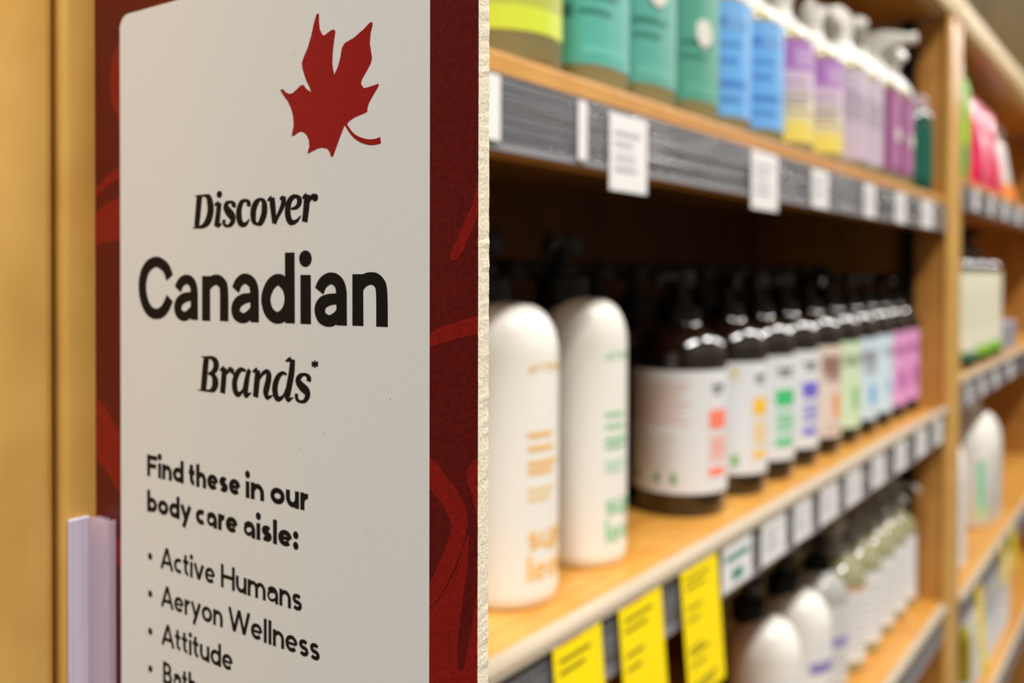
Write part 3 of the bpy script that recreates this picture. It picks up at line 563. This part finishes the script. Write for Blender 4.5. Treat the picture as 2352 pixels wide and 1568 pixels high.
A = [(-.352, .742, .0400, WL, soap_prints((250,130,104))+back_print(), 'largest dark amber pump bottle, nearest, with a coral block on its white label'),
     (-.348, .834, .0375, WL, soap_prints((248,196,62))+[(-60, -52, .10, .112, (220,205,150)), (-60, -50, .022, .032, (120,180,110))], 'dark amber pump bottle with a yellow block on its white label'),
     (-.348, .911, .0372, WL, soap_prints((70,196,122), 12), 'dark amber pump bottle with a green block on its white label'),
     (-.348, .987, .0372, WL, soap_prints((112,104,206), 10), 'dark amber pump bottle with a violet block on its white label'),
     (-.348, 1.068, .0372, (224,208,194), [(-45, 5, .085, .105, (150,116,106)), (-38, 0, .076, .085, (170,140,130)), (-22, -6, .050, .062, (236,140,70)), (-22, -4, .036, .050, (240,150,84)), (-40, 5, .026, .028, (190,170,160)), (-40, 5, .020, .022, (190,170,160))], 'dark amber pump bottle with an orange drop on its beige label'),
     (-.348, 1.146, .0372, (208,228,192), [(-45, 5, .088, .100, (150,170,140)), (-24, -4, .036, .062, (150,200,120))], 'dark amber pump bottle with a pale green label'),
     (-.348, 1.224, .0372, (204,222,232), [(-45, 5, .084, .100, (150,150,160)), (-38, -4, .072, .082, (170,170,180)), (-24, -6, .034, .056, (96,170,220))], 'dark amber pump bottle with a blue drop on its pale blue label'),
     (-.348, 1.302, .0372, (206,226,236), [(-30, 5, .088, .100, (160,170,180)), (-22, -4, .040, .056, (140,190,225))], 'dark amber pump bottle with a plain pale blue label beside the pink labels'),
     (-.348, 1.380, .0372, (226,160,208), [(-40, 5, .084, .096, (180,110,160)), (-30, 0, .036, .062, (190,110,170))], 'dark amber pump bottle with a pink label, nearer of two'),
     (-.348, 1.458, .0372, (222,154,204), [(-40, 5, .084, .096, (180,110,160)), (-30, 0, .036, .062, (190,110,170))], 'dark amber pump bottle with a pink label, last before the upright')]
row = []
for i, (x, y, r_, lab, pr, lb) in enumerate(A):
    row.append(round_bottle('pump_bottle', x, y, ZM, r_, lab, pr, lb, GA, M['amber'], M['blacksheen'], lift=.006, noz=-95+(i*37) % 50, big=1.08 if i == 0 else 1.0))
behind = round_bottle('pump_bottle', -.436, .660, ZM, .0375, None, [], 'plain dark amber pump bottle in the back row, first behind the white bottles', 'amber pump bottles in the back row', M['amber'], M['black'], big=1.25)
ORD = ('second', 'third', 'fourth', 'fifth', 'sixth', 'seventh', 'eighth', 'ninth', 'tenth')
for i, y in enumerate((.742, .824, .905, .986, 1.068, 1.15, 1.232, 1.314, 1.40)):
    dup(behind, (-.436-(.006 if i % 2 else 0), y, ZM), 'plain dark amber pump bottle in the back row, %s from the white bottles' % ORD[i])
for x, y, n_ in ((-.424, .500, 'nearer'), (-.424, .582, 'farther')):
    dup(behind, (x, y, ZM+0), 'plain dark amber pump bottle standing behind the white bottles, %s of two' % n_)

# lower row of clear olive bottles
GC = 'clear pump bottles on the lower shelf'
def txt(cols=((200,200,200),), n=7, z0=.030, dz=.0095, a0=-60, a1=8):
    return [(a0+4*(k % 3), a1-7*((k*2) % 3), z0+k*dz, z0+k*dz+.0022, cols[k % len(cols)]) for k in range(n)]
Cs = [(1.110, (208,210,208), 'M', txt(n=3)+[(-60, 20, .058, .068, (140,134,190))], 'grey translucent pump bottle beside the two white domed ones on the lower shelf', 'grey'),
      (1.188, (232,232,232), '', [(-110, 60, .1005, .1045, (228,140,80))]+txt(), 'clear olive pump bottle with an orange line along its white label', ''),
      (1.262, (234,234,234), '', txt(), 'clear olive pump bottle, second after the orange-lined label', ''),
      (1.334, (232,232,230), '', txt(), 'clear olive pump bottle, third after the orange-lined label', ''),
      (1.400, (234,234,234), '', txt(), 'clear olive pump bottle, fourth after the orange-lined label', ''),
      (1.463, (236,236,238), '', txt(), 'clear olive pump bottle touching the upright on the lower shelf', '')]
lowrow = []
for i, (y, lab, _, pr, lb, k) in enumerate(Cs):
    lowrow.append(round_bottle('pump_bottle', -.348, y, ZL, .0345, lab, pr, lb, GC, M['greyplast'] if k else M['oliveglass'], M['black'] if k else M['greyplast'], h=.112, zl=(.014, .105), noz=-100+i*20))
cb = round_bottle('pump_bottle', -.428, 1.060, ZL, .0345, None, [], 'clear olive pump bottle in the lower back row, nearest', 'clear pump bottles in the lower back row', M['oliveglass'], M['greyplast'], h=.112)
for i, y in enumerate((1.135, 1.21, 1.285, 1.36, 1.435)):
    dup(cb, (-.428, y, ZL), 'clear olive pump bottle in the lower back row, %s along' % ORD[i])

# -- upper shelf: squarish soap bottles
def soap(x, y, rx, ry, n, h, bands, prints, label, group, glass, top='cap', medal=None, turn=0):
    root = empty('soap_bottle', (x, y, Z0), label, 'bottle', group)
    prof = [(0, .90), (.002, .965), (.006, 1), (h, 1), (h+.006, .97), (h+.012, .86), (h+.018, .66), (h+.023, .45), (h+.034, .42)]
    mb = MB(); body(mb, prof, rx, ry, n, 56); mb.build('body', glass, root, smooth=50)
    mats = []; mb = MB()
    def mi(rgb):
        m = C(rgb)
        if m not in mats: mats.append(m)
        return mats.index(m)
    for z0, z1, rgb in bands: patch(mb, -178, 100, z0, z1, rx, ry, n, .0003, mi(rgb), 46)
    for a0, a1, z0, z1, rgb in prints: patch(mb, a0, a1, z0, z1, rx, ry, n, .0006, mi(rgb), max(2, int((a1-a0)/5)))
    mb.build('label', mats, root)
    if medal:
        a, zz, rr = medal; mb = MB(); px, py = sup(R(a), rx+.0008, ry+.0008, n)
        d = Vector((cos(R(a)), sin(R(a)), 0)); t_ = Vector((-d.y, d.x, 0))
        mb.loft([[Vector((px, py, zz))+d*k+t_*(rr*cos(2*PI*j/24))+Vector((0, 0, rr*1.1*sin(2*PI*j/24))) for j in range(24)] for k in (-.002, .0006)])
        mb.build('round_sticker', M['capwhite'], root)
    zt = h+.030
    if top == 'cap':
        mb = MB(); mb.lathe([(.0185, h+.006), (.0215, h+.008), (.0215, h+.026), (.018, h+.032), (.008, h+.034)], 0, 0, 36)
        mb.build('cap', M['capwhite'], root, smooth=40)
    elif top == 'dome':
        mb = MB(); body(mb, [(h+.001, 1.02), (h+.005, 1.03), (h+.012, .93), (h+.020, .72), (h+.027, .50), (h+.033, .42), (h+.046, .40)], rx, ry, 2)
        mb.build('cap', M['capwhite'], root, smooth=60)
        pump(root, 0, 0, h+.044, M['capwhite'], -95, 1.0)
    elif top == 'spray':
        mb = MB(); body(mb, [(h+.001, 1.0), (h+.005, 1.0), (h+.014, .92), (h+.024, .74), (h+.032, .52), (h+.038, .44)], rx, ry, 2)
        mb.lathe([(.0155, h+.030), (.0155, h+.044), (.012, h+.046)], 0, 0, 28)
        mb.build('collar', M['capwhite'], root, smooth=60)
        q = h+.034; mb = MB()
        poly = [(-.012, q), (.010, q), (.013, q+.010), (.020, q+.018), (.044, q+.022), (.046, q+.034), (.020, q+.041), (-.006, q+.040), (-.024, q+.030), (-.030, q+.018), (-.020, q+.014)]
        mb.prism(poly, 1, -.0115, .0115); mb.tube([(.044, 0, q+.028), (.056, 0, q+.029)], [.0075, .007], 14)
        o = mb.build('trigger_head', M['capwhite'], root, smooth=40, bevel=.003); o.rotation_euler.z = R(turn)
        mb = MB(); mb.tube([(.022, 0, q+.020), (.032, 0, q+.010), (.033, 0, q-.004), (.028, 0, q-.016)], [.004, .0042, .0038, .003], 10)
        mb.build('trigger', M['capwhite'], root, smooth=60).rotation_euler.z = R(turn)
    return root
def lines(col, zs, a0=-150, a1=-20): return [(a0+5*(i % 2), a1-9*(i % 3), z, z+t, col) for i, (z, t) in enumerate(zs)]
TL = (70,178,160)
soap(-.338, .444, .046, .044, 2, .150, [(.020, .034, (206,220,60)), (.034, .140, (178,186,70))], lines((104,108,44), [(.044+k*.0042, .0018) for k in range(12)]+[(.100, .006)], -160, 0),
     'large round soap bottle with a lime yellow label beside the sign edge', 'soap bottles on the upper shelf', M['clearliq'], 'cap')
for i, (y, g, lb) in enumerate(((.534, (84,172,160), 'nearest the lime labelled bottle'), (.606, (88,166,152), 'middle of three'), (.684, (78,156,134), 'beside the blue bottles'))):
    soap(-.335, y, .0355, .0345, 3.2, .150, [(.018, .118, g)], lines((40,112,98), [(.094, .007), (.072, .004), (.066, .003), (.048, .008), (.030, .002)], -150, -62)+[(-55, 0, .060, .064, (44,120,104)), (-55, -4, .050, .053, (44,120,104)), (-50, 8, .024, .030, tuple(min(255, v+14) for v in g))],
         'teal labelled squarish soap bottle, '+lb, 'teal labelled soap bottles', M['clearliq'], 'cap', (-12, (.101, .083, .070)[i], .0098))
BLU = (104,172,232)
for i, (y, lb) in enumerate(((.757, 'nearer of two'), (.838, 'farther of two'))):
    soap(-.335, y, .0355, .0345, 2.6, .112, [(.016, .112, BLU)], lines((70,130,200), [(.090, .008), (.074, .003), (.060, .004), (.040, .006), (.028, .004)], -110, 0)+[(-40+k*5, -38+k*5, .088, .108, (150,200,240)) for k in range(7)],
         'soap bottle with a sky blue label and white cap, '+lb, 'blue labelled soap bottles', M['clearliq'], 'dome' if i else 'dome')
for i, (y, lb) in enumerate(((.926, 'nearer of two'), (1.026, 'farther of two'))):
    soap(-.335, y, .0355, .0350, 2.6, .114, [(.014, .034, (226,208,100)), (.034, .050, (222,208,160)), (.050, .066, (214,202,192)), (.066, .084, (206,184,206)), (.084, .114, (166,112,184))],
         lines((150,140,150), [(.062, .002), (.056, .002), (.050, .003), (.042, .002), (.072, .002)], -90, 5)+[(-40+k*5, -37.5+k*5, .088, .106, (222,196,232)) for k in range(8)],
         'soap bottle with a purple to yellow label and white cap, '+lb, 'purple and yellow soap bottles', M['clearliq'], 'dome')
for i, (y, lb) in enumerate(((1.104, 'nearer of two'), (1.172, 'farther of two'))):
    soap(-.326, y, .0325, .0315, 2.6, .116, [(.014, .116, (196,180,196))], lines((150,136,156), [(.060+k*.006, .002) for k in range(6)], -90, 10)+[(-30+k*6, -27+k*6, .086, .108, (226,218,230)) for k in range(6)],
         'spray bottle with a pale lavender label and white trigger, '+lb, 'lavender spray bottles', M['clearliq'], 'spray', turn=(-95, -70)[i])
for i, (y, lb) in enumerate(((1.246, 'nearer of two'), (1.318, 'farther of two'))):
    soap(-.326, y, .0350, .0345, 2.4, .118, [(.014, .118, (138,78,122))], [(-30, 10, .020, .110, (176,116,160))],
         'spray bottle with a plum label and white trigger, '+lb, 'plum spray bottles', M['clearliq'], 'spray', (-4, .060, .008), turn=(0, 150)[i])
root = empty('soap_bottle', (-.315, 1.435, Z0), 'slim dark green bottle with a clear cap, last on the upper shelf', 'bottle')
mb = MB(); body(mb, [(0, .93), (.004, 1), (.104, 1), (.112, .94), (.117, .8)], .026, .026); mb.build('body', M['greenglass'], root, smooth=50)
mb = MB(); body(mb, [(.117, .72), (.119, .78), (.136, .78), (.140, .66), (.1405, .2)], .026, .026); mb.build('cap', M['gripclear'], root, smooth=50)
mb = MB(); patch(mb, -120, 60, .02, .095, .026, .026, 2, .0003, 0); mb.build('label', [C((6,92,74))], root)
# dark pump bottles behind the soap bottles
dk = round_bottle('pump_bottle', -.424, .780, Z0, .0340, None, [], 'dark pump bottle in the back row of the upper shelf, nearest the sign', 'dark pump bottles at the back of the upper shelf', M['amber'], M['blacksheen'], h=.130)
for i, y in enumerate((.90, 1.02, 1.30)): dup(dk, (-.424, y, Z0), 'dark pump bottle in the back row of the upper shelf, %s from the sign' % ORD[i])

# -- far bay
Y2U, Y2M, Y2L, Y2B = H+.155, H-.163, H-.504, H-.777
root = empty('lotion_tube', (-.312, 1.700, Y2U), 'slim bright green and white bottle beside the wooden upright in the far bay', 'bottle')
mb = MB(); body(mb, [(0, .9), (.004, 1), (.15, 1), (.165, .8), (.17, .6)], .026, .028); mb.build('body', C((120,196,70)), root, smooth=50)
mb = MB(); patch(mb, -150, 90, .02, .05, .026, .028, 2, .0003, 0); patch(mb, -150, 90, .06, .10, .026, .028, 2, .0003, 1); patch(mb, -150, 90, .125, .15, .026, .028, 2, .0003, 2); mb.build('label', [C((70,170,80)), C((130,214,40)), C((170,224,150))], root)
mb = MB(); mb.lathe([(.014, .168), (.016, .170), (.016, .192), (.012, .196)], 0, 0, 24); mb.build('cap', C((190,226,170)), root, smooth=40)
def pouch(x, y, z, w_, d_, h, m, prints, label):
    root = empty('refill_pouch', (x, y, z), label, 'pouch', 'standing pouches in the far bay')
    mb = MB(); rings = []
    for i in range(13):
        t = i/12; dd = d_*(1-t**1.6)*.5+.0012; ww = w_/2*(1-.06*sin(PI*t)); zz = h*t
        rings.append([(ww*math.copysign(abs(cos(a))**.6, cos(a))*1.0, dd*math.copysign(abs(sin(a))**.9, sin(a)), zz) for a in [2*PI*j/40 for j in range(40)]])
    rings = [[(p[1], p[0], p[2]) for p in r_][::-1] for r_ in rings]
    mb.loft(rings); o = mb.build('body', m, root, smooth=60)
    mats = []; mb = MB()
    for y0, y1, z0, z1, rgb in prints:
        mm = C(rgb)
        if mm not in mats: mats.append(mm)
        for k in range(6):
            za, zb_ = z0+(z1-z0)*k/6, z0+(z1-z0)*(k+1)/6
            X_ = lambda q: d_*(1-(q/h)**1.6)*.5+.0022
            mb.face([(X_(za), y0, za), (X_(za), y1, za), (X_(zb_), y1, zb_), (X_(zb_), y0, zb_)], mats.index(mm))
    if mats: mb.build('printed_front', mats, root)
    # crimped top seam
    mb = MB(); mb.box(-.0014, .0014, -w_/2*.98, w_/2*.98, h-.002, h+.010); mb.build('top_seam', m, root)
    return root
for y_, n_ in ((1.935, 'nearer'), (2.085, 'farther')): pouch(-.318, y_, Y2U, .145, .05, .165, C((228,40,92), .3), [(-.04, .03, .05, .13, (240,120,150)), (-.02, .04, .08, .11, (250,200,210)), (-.06, -.01, .02, .045, (244,100,130))], 'bright pink stand-up pouch in the far bay, %s of two' % n_)
pouch(-.345, 2.36, Y2U, .27, .06, .175, C((240,234,228), .3), [(-.09, .10, .012, .045, (250,140,20))], 'white stand-up pouch with an orange foot in the far bay')
GM = 'cream labelled bottles in the far bay'
for x, y, lb, grn in ((-.345, 1.765, 'nearest', 0), (-.345, 1.900, 'middle', 1), (-.345, 2.035, 'farthest', 1)):
    p_ = [(-100, 95, .017, .034, (130,196,40))] if grn else [(-100, 95, .017, .030, (70,120,90))]
    p_ += [(-60, 0, .13-.012*k, .133-.012*k, (214,208,184)) for k in range(6)]
    round_bottle('pump_bottle', x, y, Y2M, .062, (228,224,202), p_, 'dark bottle with a tall cream label in the far bay, %s of three' % lb, GM, M['amber'], M['blacksheen'], h=.170, zl=(.030, .166), noz=-60, big=1.3)
mb = MB(); mb.box(-.44, -.335, 2.15, 2.42, Y2M, Y2M+.17); mb.face([(-.3348, 2.18, Y2M+.03), (-.3348, 2.38, Y2M+.03), (-.3348, 2.38, Y2M+.15), (-.3348, 2.18, Y2M+.15)], 1)
tag(mb.build('carton', [M['carton'], C((188,140,84))], None, (-.39, 2.285, Y2M), bevel=.002), 'tan cardboard carton in the far bay beside the cream labelled bottles', 'box')
mb = MB(); mb.box(-.330, -.295, 2.16, 2.34, Y2M, Y2M+.06)
tag(mb.build('carton', [C((150,150,160))], None, (-.312, 2.25, Y2M), bevel=.003), 'low grey carton in front of the tan carton in the far bay', 'box')
def plain_bottle(x, y, z, r_, h, ms, prints, label, cat='bottle', group=None, capm=None):
    root = empty('lotion_bottle', (x, y, z), label, cat, group)
    mb = MB(); body(mb, [(0, .9), (.004, .98), (.01, 1), (h*.72, 1), (h*.80, .96), (h*.87, .82), (h*.92, .6), (h*.94, .42)], r_, r_); mb.build('body', ms, root, smooth=50)
    mb = MB(); mb.lathe([(r_*.40, h*.93), (r_*.44, h*.935), (r_*.44, h*.99), (r_*.36, h)], 0, 0, 28); mb.build('cap', capm or M['capwhite'], root, smooth=40)
    mats = []; mb = MB()
    for a0, a1, z0, z1, rgb in prints:
        mm = C(rgb)
        if mm not in mats: mats.append(mm)
        patch(mb, a0, a1, z0, z1, r_, r_, 2, .0004+.0003*(len(mats) > 1), mats.index(mm))
    if mats: mb.build('label', mats, root)
    return root
GL = 'white bottles on the far bay lower shelf'
plain_bottle(-.335, 1.735, Y2L, .042, .235, M['whitep'], [(-120, 80, .03, .13, (222,222,216)), (-60, 20, .142, .147, (190,200,210))], 'tall thin white bottle beside the wooden upright in the far bay', group=GL)
big = empty('jug_bottle', (-.355, 2.110, Y2L), 'wide white bottle with a green block in the far bay, right edge of the view', 'bottle', GL)
mb = MB(); body(mb, [(0, .93), (.006, 1), (.16, 1), (.185, .95), (.205, .82), (.218, .62), (.224, .4), (.24, .38)], .062, .100, 2.4); mb.build('body', M['whitep'], big, smooth=50)
mb = MB(); patch(mb, -60, -46, .045, .135, .062, .100, 2.4, .0004, 0); patch(mb, -60, -46, .02, .045, .062, .100, 2.4, .0004, 1)
for k in range(8): patch(mb, -38, 10-6*(k % 3), .04+.014*k, .044+.014*k, .062, .100, 2.4, .0004, 2)
mb.build('label', [C((130,214,168)), C((180,224,150)), C((196,198,198))], big)
mb = MB(); mb.lathe([(.022, .236), (.024, .238), (.024, .262), (.020, .266)], 0, 0, 28); mb.build('cap', M['capwhite'], big, smooth=40)
yl = plain_bottle(-.325, 1.80, Y2B, .033, .17, C((190,176,40), .15), [(-120, 80, .02, .06, (236,230,236)), (-60, 0, .034, .044, (150,120,190))], 'yellow soap bottle with a clear cap on the far bay bottom shelf', capm=M['gripclear'])
GB = 'white labelled bottles on the far bay bottom shelf'
wb = plain_bottle(-.335, 1.895, Y2B, .036, .21, M['whitep'], [(-120, 80, .02, .13, (228,228,228)), (-60, 10, .10, .104, (180,180,184)), (-60, 0, .08, .083, (180,180,184)), (-60, 10, .05, .053, (190,190,194))], 'white lotion bottle on the far bay bottom shelf, beside the yellow one', group=GB)
for i, y in enumerate((1.975, 2.055, 2.135, 2.215, 2.295)):
    dup(wb, (-.335, y, Y2B), 'white lotion bottle on the far bay bottom shelf, %s along from the yellow one' % ORD[i])
